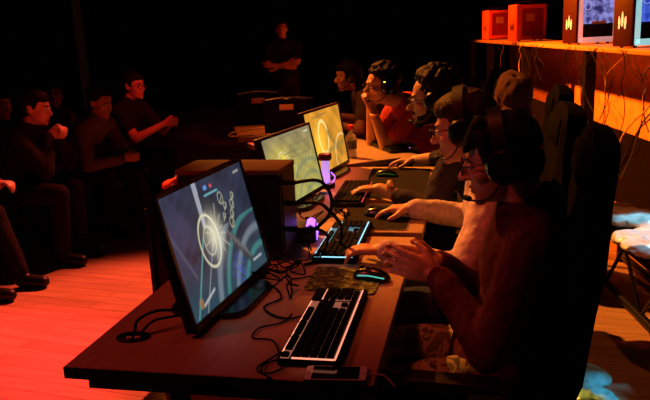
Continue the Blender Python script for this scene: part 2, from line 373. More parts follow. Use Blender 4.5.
# ------------------------------------------------------------------ keyboards
KEYM = mat('keycap_black', (.002, .002, .002), .7, spec=.06)
kmesh = {}
def keymesh(wd, dp=.0165):
    k = (round(wd, 4), dp)
    if k not in kmesh:
        mb = MB(); h = .008
        mb.rings([[V((x*wd/2*q, y*dp/2*q, z)) for x, y in ((-1, -1), (1, -1), (1, 1), (-1, 1))] for z, q in ((0, 1), (h*.6, .96), (h, .84))])
        o = mb.build('keycap', KEYM); kmesh[k] = o.data; bpy.data.objects.remove(o)
    return kmesh[k]
def keyboard(loc, rz, glow, gstr, label, full=True, z=.751):
    # local: x along the length (numpad at +x), y up towards function row
    t = empty('keyboard', (loc[0], loc[1], z), rz, label, 'keyboard')
    u = .0192
    MB().box((0, 0, .011), (.452, .148, .022), bev=.005).build('case', mat('matte_black_case', (.002, .002, .002), .8, spec=.04), t)
    g = mat('backlight_'+'_'.join('%d' % int(c*99) for c in glow), (.004, .004, .004), .8, spec=.04, emit=glow, estr=gstr)
    pl = MB(); th = .0235
    pl.box((-.082, -.011, .0225), (15.1*u, 5.1*u, .0015)); pl.box((.0885, -.011+0, .0225), (3.1*u, 5.1*u, .0015)); pl.box((.169, -.011, .0225), (4.1*u, 5.1*u, .0015))
    pl.box((-.082, .0545, .0225), (15.1*u, 1.05*u, .0015)); pl.box((.0885, .0545, .0225), (3.1*u, 1.05*u, .0015))
    pl.build('backlight', g, t)
    gl = mat('backlight_line_'+'_'.join('%d' % int(c*99) for c in glow), (.02, .02, .02), .5, emit=glow, estr=gstr*4.5)
    ln = MB(); yb = -.011-2.55*u-.002
    for a, b in ((-.082-7.5*u, -.082+7.5*u), (.0885-1.5*u, .0885+1.5*u), (.169-2*u, .169+2*u)):
        ln.box(((a+b)/2, yb, .024), (b-a+.003, .003, .003))
    for x in (-.082-7.6*u,): ln.box((x, -.011, .024), (.003, 5.1*u, .003))
    for a, b in ((-.082-6*u, -.082-2*u), (-.082-1.5*u, -.082+2.5*u), (-.082+3*u, -.082+7.5*u), (.0885-1.5*u, .0885+1.5*u)): ln.box(((a+b)/2, .0545+.6*u, .024), (b-a, .0028, .003)); 
    for a, b in ((.169-2*u, .169+2*u),): ln.box(((a+b)/2, -.011+2.6*u, .024), (b-a, .0028, .003))
    ln.build('backlight_border', gl, t)
    cnt = 0
    def key(x, y, wu=1, hu=1):
        nonlocal cnt
        o = bpy.data.objects.new('keycap', keymesh((wu-.13)*u, round((hu-.13)*u, 4))); COL.objects.link(o); o.parent = t; o.location = (x, y, .0235); cnt += 1
    x0 = -.082-7.5*u; ys = [-.011+(2-r)*u for r in range(5)]
    rows = [[1]*13+[2], [1.5]+[1]*12+[1.5], [1.75]+[1]*11+[2.25], [2.25]+[1]*10+[2.75], [1.25]*3+[6.25]+[1.25]*4]
    for r, row in enumerate(rows):
        x = x0
        for wu in row: key(x+wu*u/2, ys[r], wu); x += wu*u
    for i in range(13): key(x0+(i+.5+(0 if i == 0 else .9 if i < 5 else 1.4 if i < 9 else 1.95))*u, .0545)
    if full:
        for r in (0, 1):
            for i in range(3): key(.0885+(i-1)*u, ys[r])
        key(.0885, ys[3])
        for i in range(3): key(.0885+(i-1)*u, ys[4])
        xs = [.169+(i-1.5)*u for i in range(4)]
        for r in range(4):
            for i in range(3): key(xs[i], ys[r])
        key((xs[0]+xs[1])/2, ys[4], 2); key(xs[2], ys[4]); key(xs[3], (ys[0]+ys[1])/2-.0, 1, 2); key(xs[3], (ys[2]+ys[3])/2, 1, 2)
    return t
# facing +x player: local y (towards function row) -> -x ; local x -> +y : rotation +90 deg
k1 = keyboard((-.158, .292), math.radians(90+.5), (1, .30, .18), .3, 'black keyboard with pink-orange backlight beside the phone')
k2 = keyboard((-.245, 1.02), math.radians(90+1), (.35, .8, 1), .3, 'black keyboard with cyan-white backlight under the grey hoodie player\'s hand')
def small_keyboard(loc, rz, glow, g, label, z=.751):
    t = empty('keyboard', (loc[0], loc[1], z), rz, label, 'keyboard')
    MB().box((0, 0, .011), (.44, .14, .022), bev=.005).build('case', BLK, t)
    m = mat('backlight_far_%d' % int(glow[2]*99), glow, .5, emit=glow, estr=g)
    MB().box((0, -.068, .0225), (.42, .004, .002)).build('light_strip', m, t)
    mb = MB()
    for r in range(6):
        for i in range(20): mb.box((-.2+.021*i, -.052+.021*r, .027), (.018, .018, .009))
    mb.build('key_bed', KEYM, t)
    return t
small_keyboard((-.34, 1.76), math.radians(92), (.6, .1, .1), .3, 'dark keyboard under the left hand of the player in the dark jacket')
small_keyboard((-.34, 3.13), math.radians(90)+AD-.12, (.4, .2, 1), 1.6, 'keyboard with a purple light strip in front of the red shirt player')

# ------------------------------------------------------------------ mats, mice
def slab(name, corners, z, th, m, parent=None, rad=.02):
    c = sum((V((*p, 0)) for p in corners), V())/len(corners); pts = []
    n = len(corners)
    for i in range(n):
        a, b, d = [V((*corners[(i+k) % n], 0)) for k in (-1, 0, 1)]
        pa = b+(a-b).normalized()*rad; pb = b+(d-b).normalized()*rad
        for j in range(6): t = j/5; pts.append(((1-t)**2)*pa+2*t*(1-t)*b+t*t*pb)
    mb = MB().rings([[V((p.x, p.y, zz)) for p in pts] for zz in (z, z+th)])
    o = mb.build(name, m, parent, off=(c.x, c.y, z)); o.location = (c.x, c.y, z) if not parent else (0, 0, 0)
    return o
def pattern_mat():
    m = bpy.data.materials.new('mousepad_camouflage'); m.use_nodes = True; N = m.node_tree.nodes; L = m.node_tree.links; b = N['Principled BSDF']
    tc = N.new('ShaderNodeTexCoord'); wv = N.new('ShaderNodeTexNoise'); wv.inputs['Scale'].default_value = 26; wv.inputs['Detail'].default_value = 3; wv.inputs['Distortion'].default_value = 1.6
    rp = N.new('ShaderNodeValToRGB'); e = rp.color_ramp.elements; e[0].position = .5; e[0].color = (.05, .055, .008, 1); e[1].position = .58; e[1].color = (.25, .38, .04, 1)
    L.new(tc.outputs['Object'], wv.inputs[0]); L.new(wv.outputs['Fac'], rp.inputs[0]); L.new(rp.outputs[0], b.inputs['Base Color']); b.inputs['Roughness'].default_value = .8
    return m
tag(slab('mouse_pad', [(-.285, .545), (-.07, .525), (-.065, .74), (-.285, .76)], .751, .004, pattern_mat()), 'small black mouse pad with a yellow-green pattern under the nearest mouse', 'mouse pad')
MATM = mat('dark_cloth_mat', (.010, .008, .009), .9, spec=.15)
def big_mat(corners, label, z=.751):
    c = sum((V((*p, 0)) for p in corners), V())/4
    t = empty('mouse_mat', (c.x, c.y, z), 0, label, 'mouse pad')
    cc = [(p[0]-c.x, p[1]-c.y) for p in corners]
    o = slab('cloth', cc, 0, .0035, MATM, t); 
    o2 = slab('stitched_edge', [(x*1.012, y*1.008) for x, y in cc], 0, .0028, mat('grey_stitching', (.35, .33, .33), .8), t)
big_mat([(-.30, 1.20), (-.04, 1.20), (-.045, 1.58), (-.32, 1.60)], 'black mouse mat with a pale stitched edge under the grey sleeve hand')
big_mat([(-.30, 1.72), (-.0, 1.72), (-.02, 2.40), (-.34, 2.42)], 'large dark mouse mat around the mouse with the faint green light')
def mouse(loc, rz, glow, label):
    t = empty('computer_mouse', loc, rz, label, 'mouse')
    mb = MB(); rs = []
    for i in range(13):
        s = i/12; x = -.058+.116*s; hw = .031*(math.sin(PI*(.08+.84*s))**.35)*(1-.12*math.sin(PI*s)); hh = .036*math.sin(PI*(.12+.8*s*.93))**.7
        if i in (0, 12): hw *= .75; hh *= .55
        rs.append([V((x, hw*math.cos(a), max(0, hh*math.sin(a)) if math.sin(a) > 0 else 0.0005*math.sin(a))) for a in [2*PI*k/20 for k in range(20)]])
    mb.rings(rs); mb.build('shell', BLKG, t, smooth=True)
    MB().cyl((.03, -.004, .031), (.03, .004, .031), .008).build('scroll_wheel', RUB, t)
    MB().tube([(-.05, .022, .012), (-.03, .028, .016), (.0, .029, .018), (.035, .027, .014)], .0022, 6).build('light_strip', mat('mouse_glow_%d_%d' % (int(glow[0]*99), int(glow[1]*99)), glow, .5, emit=glow, estr=.6), t)
    return t
mouse((-.095, .655, .755), math.radians(165), (.1, .75, .7), 'black mouse with a cyan edge light on the patterned pad')
mouse((-.17, 1.40, .7555), math.radians(170), (.01, .02, .03), 'black mouse held by the hand in the grey sleeve')
mouse((-.235, 2.20, .7555), math.radians(170), (.02, .10, .01), 'small mouse with a faint green light on the dark mat')

# ------------------------------------------------------------------ phone, bottle, cables etc
def phone():
    t = empty('smartphone', (-.087, .036, .751), math.radians(5), 'white-framed smartphone lying face up at the near desk edge', 'phone')
    def rr_(w_, d_, r, z0, z1, name, m):
        pts = []
        for cx, cy, a0 in ((w_-r, d_-r, 0), (-w_+r, d_-r, 90), (-w_+r, -d_+r, 180), (w_-r, -d_+r, 270)):
            for k in range(7): a = math.radians(a0+15*k); pts.append((cx+r*math.cos(a), cy+r*math.sin(a)))
        return MB().rings([[V((x, y, z)) for x, y in pts] for z in (z0, z1)]).build(name, m, t)
    rr_(.069, .0335, .009, 0, .0078, 'body', mat('phone_dark_rim', (.03, .03, .03), .3)); rr_(.0675, .032, .008, .0078, .0084, 'front_glass', mat('phone_white_front', (.75, .72, .72), .25))
    MB().box((0, 0, .0086), (.104, .0585, .0006)).build('screen', mat('phone_black_screen', (.004, .004, .005), .12), t)
    MB().cyl((.0595, 0, .0084), (.0595, 0, .0089), .0055).build('home_button', mat('phone_button', (.5, .48, .48), .3), t)
    MB().box((-.0605, 0, .0086), (.002, .012, .0006)).build('earpiece', BLK, t)
phone()
def cable(pts, r, label, m=RUB, name='cable', cat='cable', group=None):
    c = V(pts[0]); o = MB().tube(pts, r, 8).build(name, m, smooth=True, off=c); o.location = c
    return tag(o, label, cat, group)
WC = mat('pale_cable', (.5, .45, .42), .5)
cable([(-.02, .047, .755), (.0, .047, .7555), (.02, .044, .754), (.045, .03, .735)], .0016, 'thin pale charging cable leaving the smartphone over the desk edge', WC)
def grommet():
    t = empty('cable_grommet', (-.642, .176, .7505), math.radians(10), 'black oval desk outlet with two pale sockets near the front left corner', 'outlet')
    MB().rings([[V((.042*math.cos(a)*q, .03*math.sin(a)*q, z)) for a in [2*PI*k/32 for k in range(32)]] for z, q in ((0, 1), (.005, 1), (.007, .93), (.004, .8))]).build('ring', BLK, t)
    for x in (-.004, .018): MB().box((x, -.016, .008), (.014, .009, .006), bev=.001).build('socket', mat('pale_socket', (.8, .6, .55), .5), t)
grommet()
cz = .7555
cable([(-.64, .185, .76), (-.635, .2, .79), (-.60, .24, .80), (-.56, .29, .785), (-.54, .36, .78), (-.56, .42, .80)], .004, 'upper black power cable looping from the outlet to the nearest monitor')
cable([(-.625, .19, .76), (-.60, .215, .782), (-.56, .25, .782), (-.53, .30, .77), (-.53, .36, .765), (-.55, .42, .765)], .0035, 'lower black cable running from the outlet to the nearest monitor')
cable([(-.222, .35, cz+.008), (-.26, .33, cz), (-.31, .34, cz), (-.36, .40, cz), (-.33, .47, cz), (-.37, .55, cz), (-.42, .60, cz)], .0028, 'black cable curling from the pink-lit keyboard towards the monitor stand')
cable([(-.225, .15, cz+.001), (-.25, .10, cz), (-.27, .045, cz), (-.245, .02, cz), (-.215, .05, cz), (-.235, .11, cz), (-.275, .19, cz), (-.33, .20, cz), (-.33, .26, cz), (-.28, .30, cz), (-.27, .36, cz)], .0024, 'thin black cable looping beside the near end of the pink-lit keyboard')
cable([(-.23, .09, cz), (-.26, .06, cz+.002), (-.25, .02, cz+.002), (-.225, .0, cz), (-.235, -.005, .752), (-.25, -.012, .70)], .0022, 'thin black cable dropping over the front desk edge')
cable([(-.285, .66, cz), (-.33, .63, cz), (-.36, .66, cz), (-.38, .73, cz), (-.35, .78, cz), (-.38, .80, cz)], .0026, 'black mouse cable running left from the patterned pad')
random.seed(11)
pl_ = ['tangled black cable under the large monitor', 'black cable behind the nearest monitor base', 'loose black cable in front of the computer tower', 'thin looping cable beside the computer tower', 'black cable near the cyan-lit keyboard', 'black cable coil beside the purple lamp']
for k in range(14):
    x, y = random.uniform(-.44, -.34), random.uniform(.52, .78) if k < 9 else random.uniform(1.25, 1.65); P_ = []
    for i in range(7):
        P_.append((x, y, cz+random.uniform(0, .05 if i % 2 else .006))); x += random.uniform(-.07, .06); y += random.uniform(-.07, .09); x = min(-.3, max(-.5, x))
    cable(P_, .0026, 'thin black cable in the tangle between the nearest monitor and the tower' if k < 9 else 'thin black cable in the tangle before the green-lit monitor', group='cable tangle on near desk' if k < 9 else 'cable tangle on middle desk')
cable([(-.375, .85, 1.01), (-.29, .84, 1.02), (-.25, .83, .98), (-.25, .83, .92), (-.29, .84, .87), (-.34, .85, .83)], .006, 'thick black cable arcing from the upper plug of the tower')
cable([(-.375, .85, .94), (-.29, .82, .95), (-.25, .80, .93), (-.22, .84, .87), (-.24, .92, .79), (-.28, 1.0, .775)], .006, 'thick black cable arcing from the middle plug of the tower')
cable([(-.375, .85, .851), (-.30, .84, .855), (-.27, .86, .82), (-.29, .80, .765), (-.33, .76, .757)], .005, 'thick black cable falling from the lowest plug of the tower')
def bottle():
    t = empty('drink_bottle', (-.515, 2.78, .751), 0, 'small clear drink bottle with a red cap on the third desk', 'bottle')
    prof = [(.001, .026), (.004, .031), (.03, .032), (.06, .030), (.09, .032), (.125, .031), (.145, .022), (.16, .013), (.175, .012)]
    MB().rings([[V((r*math.cos(a), r*math.sin(a), z)) for a in [2*PI*k/24 for k in range(24)]] for z, r in prof]).build('shell', mat('clear_bottle_plastic', (.35, .4, .45), .1, trans=.7), t)
    MB().cyl((0, 0, .172), (0, 0, .198), .0165, n=20, bev=.003).build('cap', mat('red_cap', (.7, .03, .03), .4), t)
    MB().cyl((0, 0, .055), (0, 0, .10), .0325, n=24).build('paper_label', mat('blue_label', (.10, .14, .28), .5), t)
bottle()
PUR = mat('purple_led', (.4, .2, 1), .4, emit=(.35, .12, 1), estr=2.4)
PURW = mat('pale_purple_led', (.6, .5, 1), .4, emit=(.6, .35, 1), estr=.8)
def led_lamp():
    t = empty('led_cooler', (-.505, 1.96, .751), 0, 'upright object glowing pale purple between the two far monitors', 'lamp')
    MB().cyl((0, 0, 0), (0, 0, .02), .045, n=24, bev=.004).build('base', BLK, t)
    MB().cyl((0, 0, .02), (0, 0, .13), .021, .02, n=20, bev=.004).build('glowing_tube', PURW, t)
    MB().box((0, 0, .15), (.06, .05, .035), bev=.008).build('head', mat('dark_red_plastic', (.12, .03, .03), .4), t)
    for i in range(4): MB().tube([(.03*math.cos(i*1.6), .03*math.sin(i*1.6), .02), (.045*math.cos(i*1.6+.3), .045*math.sin(i*1.6+.3), .045), (.03*math.cos(i*1.6+.7), .03*math.sin(i*1.6+.7), .07)], .003, 6).build('glowing_loop', PUR, t)
led_lamp()
def led_box():
    t = empty('led_hub', (-.41, 1.06, .751), math.radians(10), 'low black box with glowing purple ribs beside the cyan-lit keyboard', 'hub')
    MB().box((0, 0, .03), (.11, .10, .06), bev=.012).build('case', BLK, t)
    for i in range(4): MB().box((.057, -.035+.0, .014+.012*i), (.003, .03, .004)).build('purple_rib', PUR, t); MB().box((.057, .02, .014+.012*i), (.003, .04, .004)).build('purple_rib', PUR, t)
    for i in range(5): MB().tube([(.02, -.04+.02*i, .061), (.035, -.035+.02*i, .068), (.05, -.04+.02*i, .06)], .003, 6).build('purple_loop', PUR, t)
led_box()

# ------------------------------------------------------------------ people
def ik(a, c, l1, l2, hint):
    a, c = V(a), V(c); d = c-a; L = d.length
    if L > (l1+l2)*.995: s = L/((l1+l2)*.99); l1 *= s; l2 *= s
    x = (l1*l1-l2*l2+L*L)/(2*L); h = math.sqrt(max(l1*l1-x*x, 0)); d = d.normalized(); hv = V(hint); hv = (hv-d*hv.dot(d)).normalized()
    return a+d*x+hv*h
def hand_into(mb, w_, d, n, right, curl=(.35, .4, .3), spread=.07, sc=1):
    d = V(d).normalized(); n = V(n); n = (n-d*n.dot(d)).normalized(); t = (-n).cross(d) if right else n.cross(d)
    w_ = V(w_)
    offs = (.031, .0105, -.0105, -.030); L = (.074, .082, .076, .060)
    for i in range(4):
        b = w_+d*(.088-.004*abs(i-1))*sc+t*offs[i]*sc
        mb.cap(w_+t*offs[i]*.55*sc+d*.012, b, .0145*sc, .0115*sc, 10, 3)
        dd = (d+t*spread*(1.3-i)).normalized(); ang = 0; p = b
        for j, (fr, cu) in enumerate(zip((.45, .3, .25), curl)):
            ang += cu+(.05*i if j == 0 else 0); v = dd*math.cos(ang)+n*math.sin(ang); q = p+v*L[i]*fr*sc
            mb.cap(p, q, (.0098-.0011*j)*sc, (.0089-.0012*j)*sc, 10, 3); p = q
    mb.ell(w_+d*.05*sc, (.045*sc, .038*sc, .016*sc), Matrix((d, t, d.cross(t))).transposed())
    b = w_+d*.022*sc+t*.022*sc; v = (t*.62+d*.62+n*.35).normalized(); q = b+v*.045*sc; v2 = (t*.25+d*.85+n*.35).normalized()
    mb.cap(b, q, .0155*sc, .0115*sc, 10, 3); mb.cap(q, q+v2*.032*sc, .0108*sc, .009*sc, 10, 3)
def person(label, head, yaw, hip, neck, hands, elbows, legs=None, shirt=None, sleeve=1.0, trousers=None, skin=SKIN, hair='short', hairm=HAIR, vox=.006,
           pitch=.1, hyaw=0, glasses=False, beard=False, headset=None, hood=False, body_w=1, wr=.006, shoe=True, shirt_name='sweatshirt', standing=False, base=None, headset_label=None, roll=0):
    head, hip, neck = V(head), V(hip), V(neck)
    F = V((math.cos(yaw), math.sin(yaw), 0)); Rt = F.cross(V((0, 0, 1))); Z = V((0, 0, 1))
    base = V(base) if base else V((hip.x, hip.y, 0))
    B = MB(); S = MB(); T = MB(); bw = body_w
    HR = Matrix.Rotation(yaw+hyaw, 3, 'Z') @ Matrix.Rotation(pitch, 3, 'Y') @ Matrix.Rotation(roll, 3, 'X')
    def H(x, y, z): return head+HR @ V((x, y, z))
    # head (x forward, y left, z up)
    B.ell(H(-.012, 0, .03), (.098, .076, .088), HR); B.ell(H(.022, 0, -.035), (.068, .060, .078), HR)
    B.ell(H(.04, 0, -.075), (.045, .044, .036), HR); B.ell(H(.074, 0, -.098), (.019, .021, .016), HR)
    B.cap(H(.087, 0, .012), H(.112, 0, -.026), .008, .0115); B.ell(H(.101, .012, -.030), (.010, .007, .007), HR); B.ell(H(.101, -.012, -.030), (.010, .007, .007), HR)
    B.cap(H(.078, .03, .026), H(.080, -.03, .026), .012, .012)
    B.ell(H(.084, 0, -.056), (.013, .024, .009), HR); B.ell(H(.082, 0, -.070), (.012, .021, .009), HR)
    for s in (1, -1):
        B.ell(H(.05, s*.040, -.022), (.032, .026, .026), HR); B.ell(H(-.012, s*.078, -.008), (.018, .009, .031), HR @ Matrix.Rotation(.3*s, 3, 'Z')); B.ell(H(-.018, s*.083, .006), (.010, .007, .018), HR)
    nb = H(-.03, 0, -.075)
    B.cap(nb, neck+Z*.01, .052, .060)
    # torso
    ch = neck*.72+hip*.28-F*.02
    mid = neck*.38+hip*.62-F*.03
    SR = neck+Rt*.165*bw-Z*.045; SL = neck-Rt*.165*bw-Z*.045
    def torso(M, e):
        TR = Matrix.Rotation(yaw, 3, 'Z')
        ax = (neck-hip).normalized(); lean = math.atan2(ax.dot(F), ax.z); TR = TR @ Matrix.Rotation(lean, 3, 'Y')
        M.ell(ch, (.105*bw+e, .165*bw+e, .17+e), TR); M.ell(mid, (.10*bw+e, .145*bw+e, .17+e), TR); M.ell(hip+Z*.03, (.12*bw+e, .165*bw+e, .12+e), TR)
        M.cap(SR, SL, .055+e, .055+e); M.cap(SR+Z*.01, neck+Z*.005, .048+e, .045+e); M.cap(SL+Z*.01, neck+Z*.005, .048+e, .045+e)
        M.cap(neck-F*.01-Z*.02, ch, .09+e, .11+e)
    torso(B, 0); torso(S, .014)
    e0 = .013
    for sgn, sh, hd in ((1, SR, hands[0]), (-1, SL, hands[1])):
        w_ = V(hd['w']); el = ik(sh, w_, .29, .265, elbows[0 if sgn == 1 else 1])
        B.cap(sh, el, .050, .040); B.cap(el, w_, .041, .026); B.cap(w_, w_+V(hd['d']).normalized()*.02, .026, .022)
        hand_into(B, w_, hd['d'], hd.get('n', (0, 0, -1)), sgn == 1, hd.get('curl', (.35, .4, .3)), hd.get('spread', .07))
        if sleeve >= 1:
            t = hd.get('cuff', .95); S.cap(sh, el, .050+e0+.006, .042+e0); S.cap(el, el.lerp(w_, t), .042+e0, .031+e0*.8)
        else: S.cap(sh, sh.lerp(el, sleeve), .052+e0, .05+e0)
        hd['_el'] = el
    if hood: S.ell(neck-F*.075+Z*.03, (.075, .115, .05), Matrix.Rotation(yaw, 3, 'Z')); S.cap(neck+F*.04+Rt*.05, neck-F*.05+Rt*.09+Z*.03, .022); S.cap(neck+F*.04-Rt*.05, neck-F*.05-Rt*.09+Z*.03, .022)
    # legs
    for sgn in (1, -1):
        hj = hip+Rt*sgn*.09
        if standing: kn = hj-Z*.42+F*.02; an = V((hj.x, hj.y, .085))+Rt*sgn*.03
        else:
            lg = (legs or {}).get(sgn, None)
            an = V(lg) if lg else V((hip.x, hip.y, .085))+F*.42+Rt*sgn*.12
            kn = ik(hj, an, .42, .42, F*1.0+Z*1.0)
        B.cap(hj, kn, .078, .054); B.cap(kn, an, .053, .036); B.cap(an-Z*.03, an+F*.13-Z*.045, .036, .028)
        T.cap(hj, kn, .097, .073); T.cap(kn, kn.lerp(an, .93), .071, .058)
    T.ell(hip+Z*.0, (.135*bw, .178*bw, .12))
    body = mobj('person', remesh(B, vox, 4, off=base), skin); body.location = base
    tag(body, label, 'person')
    if shirt: mobj(shirt_name, remesh(S, max(vox*1.3, .008), 4, wr, 13, off=base), shirt, body)
    if trousers: mobj('trousers', remesh(T, max(vox*1.6, .010), 3, wr, 11, off=base), trousers, body)
    def part(mb, name, m, smooth=True): return mb.build(name, m, body, smooth=smooth, off=base)
    if shoe:
        for sgn in (1, -1):
            lg = (legs or {}).get(sgn, None)
            an = (V((hip.x, hip.y, .085))+Rt*sgn*.12) if standing else (V(lg) if lg else V((hip.x, hip.y, .085))+F*.42+Rt*sgn*.12)
            sm = MB(); sm.cap(an-Z*.035, an+F*.14-Z*.045, .047, .039); sm.cap(an+Z*.0, an-Z*.03, .045, .048)
            me = remesh(sm, .009, 3, off=base); mobj('shoe', me, BLK, body)
    for s in (1, -1):
        part(MB().ell(H(.077, s*.032, .004), (.0125, .0125, .0125)), 'eye', EYEW); part(MB().ell(H(.0865, s*.032, .004), (.004, .0055, .0055), HR), 'iris', EYED)
    part(MB().ell(H(.0865, 0, -.0555), (.0125, .021, .0055), HR).ell(H(.0845, 0, -.069), (.0120, .018, .0065), HR), 'lips', LIP)
    # hair
    if hair:
        h = MB(); h.ell(H(-.026, 0, .045), (.098, .084, .088), HR); h.ell(H(-.055, 0, -.005), (.062, .074, .075), HR)
        if hair == 'curly':
            for k in range(170):
                a, b_ = random.uniform(0, 2*PI), random.uniform(-.15, 1)*PI/2
                d = V((math.cos(a)*math.cos(b_), math.sin(a)*math.cos(b_), math.sin(b_)))
                if d.x > .55 and d.z < .45: continue
                h.ell(H(-.024+d.x*.100, d.y*.086, .05+d.z*.090), [random.uniform(.012, .022)]*3, n=8, m=6)
        elif hair == 'fringe':
            for k in range(9): y = -.05+.0125*k; h.cap(H(.035, y, .11), H(.078, y*1.0, .070-.008*(k % 3)), .02, .010, 8, 3)
            h.cap(H(.03, .06, .08), H(.035, .078, .02), .022, .010, 8, 3); h.cap(H(.03, -.06, .08), H(.035, -.078, .02), .022, .010, 8, 3)
        elif hair == 'short':
            h.ell(H(.0, 0, .075), (.088, .075, .055), HR)
            for s in (1, -1): h.cap(H(.02, s*.075, .04), H(.022, s*.077, .0), .012, .008, 8, 3)
        elif hair == 'long':
            for k in range(9):
                a = -1.3+2.6*k/8; y = .085*math.sin(a); x = -.035-.06*math.cos(a)
                h.cap(H(x, y, .05), H(x-.01, y*1.05, -.10), .026, .026, 8, 3); h.cap(H(x-.01, y*1.05, -.10), H(x-.02, y*.9, -.24), .024, .010, 8, 3)
            h.ell(H(.0, 0, .075), (.088, .075, .05), HR)
        mobj('hair', remesh(h, max(vox, .006), 2, .004, 60, off=base), hairm, body)
    eb = MB()
    for s in (1, -1): eb.cap(H(.090, s*.012, .027), H(.083, s*.045, .027), .0042, .003, 8, 3)
    part(eb, 'eyebrows', hairm)
    if beard:
        bd = MB(); bd.ell(H(.026, 0, -.072), (.060, .061, .038), HR); bd.ell(H(.074, 0, -.098), (.024, .027, .022), HR); bd.cap(H(.090, .022, -.048), H(.090, -.022, -.048), .0075)
        for s in (1, -1): bd.cap(H(.0, s*.068, -.02), H(.02, s*.056, -.06), .016, .02)
        mobj('beard', remesh(bd, .006, 2, .003, 80, off=base), hairm, body)
    if glasses:
        g = MB()
        for s in (1, -1):
            pts = [H(.103, s*(.034+.025*math.cos(a)), .004+.018*math.sin(a)) for a in [2*PI*k/18 for k in range(18)]]
            g.tube(pts, .0022, 6, sm=False, closed=True); g.tube([H(.100, s*.058, .01), H(.05, s*.078, .012), H(-.01, s*.084, .012)], .0022, 6)
        g.tube([H(.103, .010, .008), H(.106, 0, .011), H(.103, -.010, .008)], .002, 6)
        part(g, 'glasses', BLKG, False)
    if headset:
        c = H(0, 0, 0); t = empty('headset', c, 0, headset_label, 'headset', None)
        def P(x, y, z): return HR @ V((x, y, z))
        hb = MB(); K = 16; rs = []
        for k in range(K+1):
            a = PI*k/K; cy, cz2 = math.cos(a)*.104, math.sin(a)*.122+.018
            o_ = P(-.012, cy, cz2); nn = HR @ V((0, math.cos(a), math.sin(a))); xx = HR @ V((1, 0, 0))
            rs.append([o_+xx*.018+nn*.006, o_-xx*.018+nn*.006, o_-xx*.018-nn*.006, o_+xx*.018-nn*.006])
        hb.rings(rs); hb.build('headband', BLK, t)
        for s in (1, -1):
            MB().cyl(P(-.012, s*.094, -.004), P(-.012, s*.126, -.004), .050, .045, 28, .009).build('ear_cup', BLKG if headset != 'red' else mat('red_ear_cup', (.3, .02, .02), .4), t)
            MB().cyl(P(-.012, s*.078, -.004), P(-.012, s*.096, -.004), .047, .050, 28, .006).build('ear_cushion', LTH, t)
            MB().tube([P(-.012, s*.123, -.004+.024*math.sin(q)) + HR @ V((.024*math.cos(q), 0, 0)) for q in [2*PI*k/20 for k in range(20)]], .0025, 6, sm=False, closed=True).build('cup_ring', mat('grey_ring', (.22, .22, .23), .3, .8), t)
        side = -1 if Rt.y > 0 else 1
        MB().tube([P(.0, .110, -.035), P(.04, .100, -.075), (P(.085, .06, -.085)), P(.105, .035, -.08)], .003, 6).build('microphone_boom', BLK, t)
        MB().cap(P(.100, .040, -.081), P(.112, .022, -.079), .008).build('microphone', RUB, t)
    return body, SL, SR, H

def cloth_mat(name, col, var=.25, scale=60, rough=.9):
    return mat(name, col, rough, var=var, scale=scale, bump=.4, spec=.12)
MAROON = cloth_mat('maroon_knit', (.06, .008, .014)); GREYK = cloth_mat('heather_grey_fleece', (.55, .46, .50)); NAVY = cloth_mat('dark_navy_cotton', (.035, .03, .05))
REDS = cloth_mat('red_cotton', (.34, .035, .035)); GREYT = cloth_mat('grey_cotton', (.14, .11, .13)); BLKC = cloth_mat('black_cotton', (.012, .01, .01)); DRED = cloth_mat('dark_red_cloth', (.06, .02, .02))
DENIM = cloth_mat('dark_denim', (.02, .03, .07))
def camo():
    m = bpy.data.materials.new('khaki_camouflage'); m.use_nodes = True; N = m.node_tree.nodes; L = m.node_tree.links; b = N['Principled BSDF']
    tc = N.new('ShaderNodeTexCoord'); nz = N.new('ShaderNodeTexNoise'); nz.inputs['Scale'].default_value = 14; nz.inputs['Distortion'].default_value = 1
    rp = N.new('ShaderNodeValToRGB'); rp.color_ramp.interpolation = 'CONSTANT'; e = rp.color_ramp.elements; e[0].color = (.10, .085, .06, 1); e[1].position = .46; e[1].color = (.28, .22, .14, 1); n = e.new(.56); n.color = (.05, .04, .035, 1); n = e.new(.62); n.color = (.22, .17, .10, 1)
    L.new(tc.outputs['Object'], nz.inputs[0]); L.new(nz.outputs['Fac'], rp.inputs[0]); L.new(rp.outputs[0], b.inputs['Base Color']); b.inputs['Roughness'].default_value = .9
    return m
W_ = PI
# player 1: maroon sweater, hands rubbing together over the desk edge
person('person in a maroon sweater and glasses rubbing both hands over the near desk', (.277, .60, 1.128), W_, (.27, .62, .50), (.35, .62, .975),
       [dict(w=(.105, .62, .825), d=(-1, -.12, .12), n=(-.1, -1, .1), curl=(.15, .2, .2), cuff=.93), dict(w=(.108, .535, .815), d=(-1, .12, .28), n=(.1, 1, 0), curl=(.15, .25, .2), cuff=.93)],
       [(.3, .6, -.8), (.2, -.6, -.8)], legs={1: (.02, .78, .085), -1: (.05, .42, .085)}, shirt=MAROON, trousers=camo(), hair='fringe', vox=.0045, pitch=.22, hyaw=-.05, glasses=True, headset='blk', shirt_name='sweater',
       headset_label='black headset worn by the nearest player in the maroon sweater', body_w=1.05)
# player 2: grey hoodie
person('person in a grey hooded sweatshirt leaning in with both hands at keyboard and mouse', (.172, 1.09, 1.150), W_, (.26, 1.14, .51), (.27, 1.12, .995),
       [dict(w=(-.035, 1.37, .795), d=(-1, .1, -.06), curl=(.3, .35, .25)), dict(w=(-.075, .80, .80), d=(-1, .12, -.02), curl=(.3, .45, .35), spread=.09)],
       [(.4, .6, -.6), (.5, -.4, -.6)], shirt=GREYK, trousers=DENIM, hair='short', hairm=HAIR2, vox=.0048, pitch=.2, hyaw=-.15, headset='blk', hood=True, skin=SKIN,
       headset_label='bulky black headset on the player in the grey hooded sweatshirt', glasses=True)
